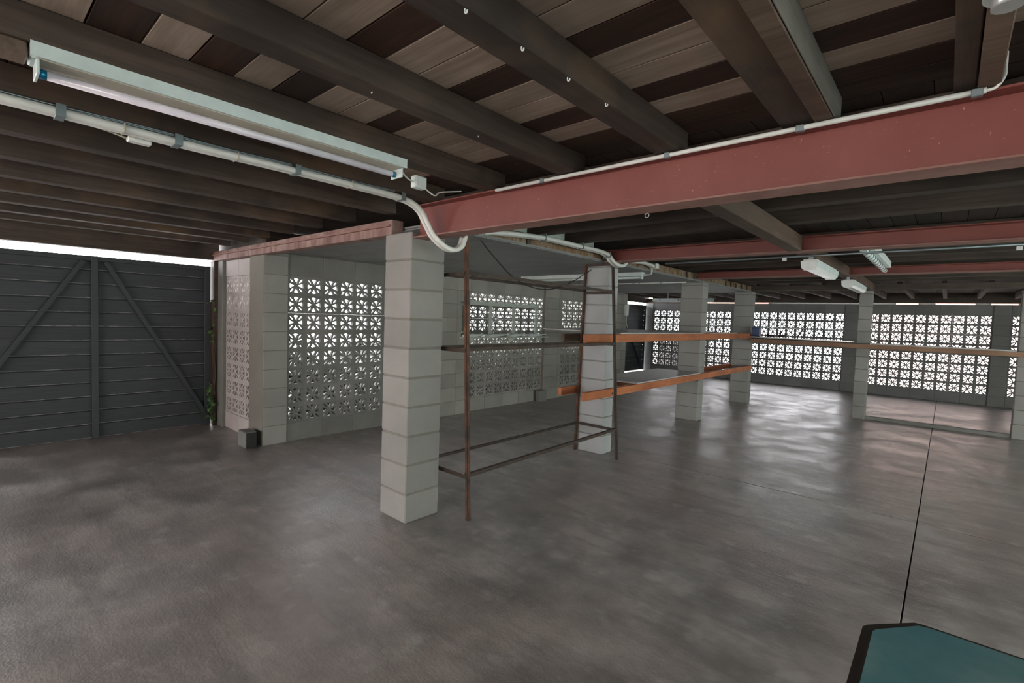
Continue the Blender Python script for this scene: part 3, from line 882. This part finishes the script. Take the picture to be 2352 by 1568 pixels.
# ============================================================ HOOKS AND NAILS IN THE JOISTS
for k, yy in enumerate((-1.206, -1.002, -.792, -.576)):
    bm = bmesh.new()
    tube(bm, smooth_path([(1.805, yy, 2.1495), (1.805, yy, 2.143), (1.808, yy, 2.138), (1.812, yy, 2.139), (1.813, yy, 2.144)], 3), .0022, 6)
    o = obj('cup_hook', bm, MT['white'])
    tag(o, ('nearest', 'second', 'third', 'farthest')[k] + ' small white hook screwed into the middle joist', 'hook', 'hooks along one joist')
for x, yy, lab in ((1.245, -1.10, 'tiny pale staple under the joist right of the long batten'), (1.25, -.62, 'tiny staple farther along the joist right of the long batten')):
    o = obj('staple', tube(bmesh.new(), smooth_path([(x, yy, 2.1495), (x + .001, yy, 2.145), (x + .005, yy, 2.145), (x + .006, yy, 2.1495)], 3), .0015, 6), MT['silver']); tag(o, lab, 'staple')
o = obj('ring_hook', tube(bmesh.new(), [(1.62 + .010 * math.cos(a * .39), .12, 1.926 + .010 * math.sin(a * .39)) for a in range(0, 17)], .0014, 6), MT['silver'])
tag(o, 'small wire ring hanging below the nearest red beam', 'hook')

# ============================================================ OUTSIDE
o = obj('dark_backing', bx((-3.2, 12.70, 1.98), (5.6, 12.75, 2.35)), MT['outside_dark']); tag(o, 'dark board added behind the fascia, darkens the gap over the far wall', 'eave', kind='structure')  # dark board added behind the fascia pieces to darken the bright gap
yd = obj('yard_ground', bx((-14, -16, -.30), (16, 26, -.122)), MT['outside_pale']); tag(yd, 'pale concrete yard around the building', 'ground', kind='structure')
o = obj('side_strip', bx((-9, -8, -.121), (-4.31, 12, -.03)), MT['outside_dark']); tag(o, 'dark strip of ground outside the left gates', 'ground', kind='structure')
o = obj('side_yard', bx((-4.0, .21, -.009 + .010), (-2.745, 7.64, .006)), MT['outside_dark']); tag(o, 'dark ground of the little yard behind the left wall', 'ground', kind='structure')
bm = bmesh.new(); rn = random.Random(3)
for k in range(5200):
    yy = rn.uniform(.3, 7.5); top = .80 + .13 * math.sin(yy * 3.1) + .10 * math.sin(yy * 7.7 + 1)
    if yy > 1.1: top += .12
    if yy > 2.6: top += .16
    if k < 1100: yy = rn.uniform(.35, .55); top = 1.45
    c_ = Vector((rn.uniform(-4.0, -3.1) if k < 1100 else rn.uniform(-3.75, -3.25), yy, rn.uniform(.02, top) if k % 5 else rn.uniform(top * .8, top * 1.12)))
    a_ = Vector([rn.uniform(-1, 1) for _ in range(3)]).normalized() * .055; b_ = a_.cross(Vector([rn.uniform(-1, 1) for _ in range(3)])).normalized() * .035
    bm.faces.new([bm.verts.new(c_ + v) for v in (-a_, b_, a_, -b_)])
hd = obj('hedge', bm, MT['leaf_dark']); tag(hd, 'ragged dark green hedge seen through the pierced left wall', 'hedge', kind='stuff')
o = obj('shade_sheet', bx((-2.98, 2.5, .0065), (-2.95, 7.6, 1.17)), MT['outside_dark']); tag(o, 'dark sheet added close behind the far bays of the pierced left wall, shades its holes', 'fence', kind='structure')  # dark sheet added to keep sky light off the lower holes
o = obj('shade_sheet', bx((-3.10, .62, .0065), (-3.07, 2.45, .66)), MT['outside_dark']); tag(o, 'low dark sheet added behind the nearest bay of the pierced left wall, shades its holes', 'fence', kind='structure')  # same added sheet, lower, for the nearest bay
o = obj('shade_sheet', bx((-4.04, .27, .0065), (-3.0, .29, 1.38)), MT['outside_dark']); tag(o, 'dark sheet added just behind the pierced front wall, shades its holes', 'fence', kind='structure')  # added sheet that blocks sky light on the front wall's petals
o = obj('neighbour_wall', bx((.9, 16.0, -.12), (9.0, 16.2, 3.2)), MT['pink_wall']); tag(o, 'pinkish wall outside, glaring through the right part of the far wall', 'wall', kind='structure')  # pale pink wall set outside to tint the glare and floor reflections
o = obj('low_fence', bx((-4.0, 12.5, -.12), (-2.5, 12.6, 1.02)), MT['outside_dark']); tag(o, 'low dark fence outside the far wall, left of the pillars', 'fence', kind='structure')
bm = bmesh.new()
for a_, b_ in ((-2.9, -1.0), (1.75, 2.15), (2.45, 3.1), (3.35, 3.75), (3.95, 4.5)): box(bm, (a_, 12.55, 1.98), (b_, 12.65, 2.25))
o = obj('neighbour_fascia', bm, MT['salmon']); tag(o, 'salmon painted fascia glimpsed through the gap over the far wall', 'fascia', kind='structure')
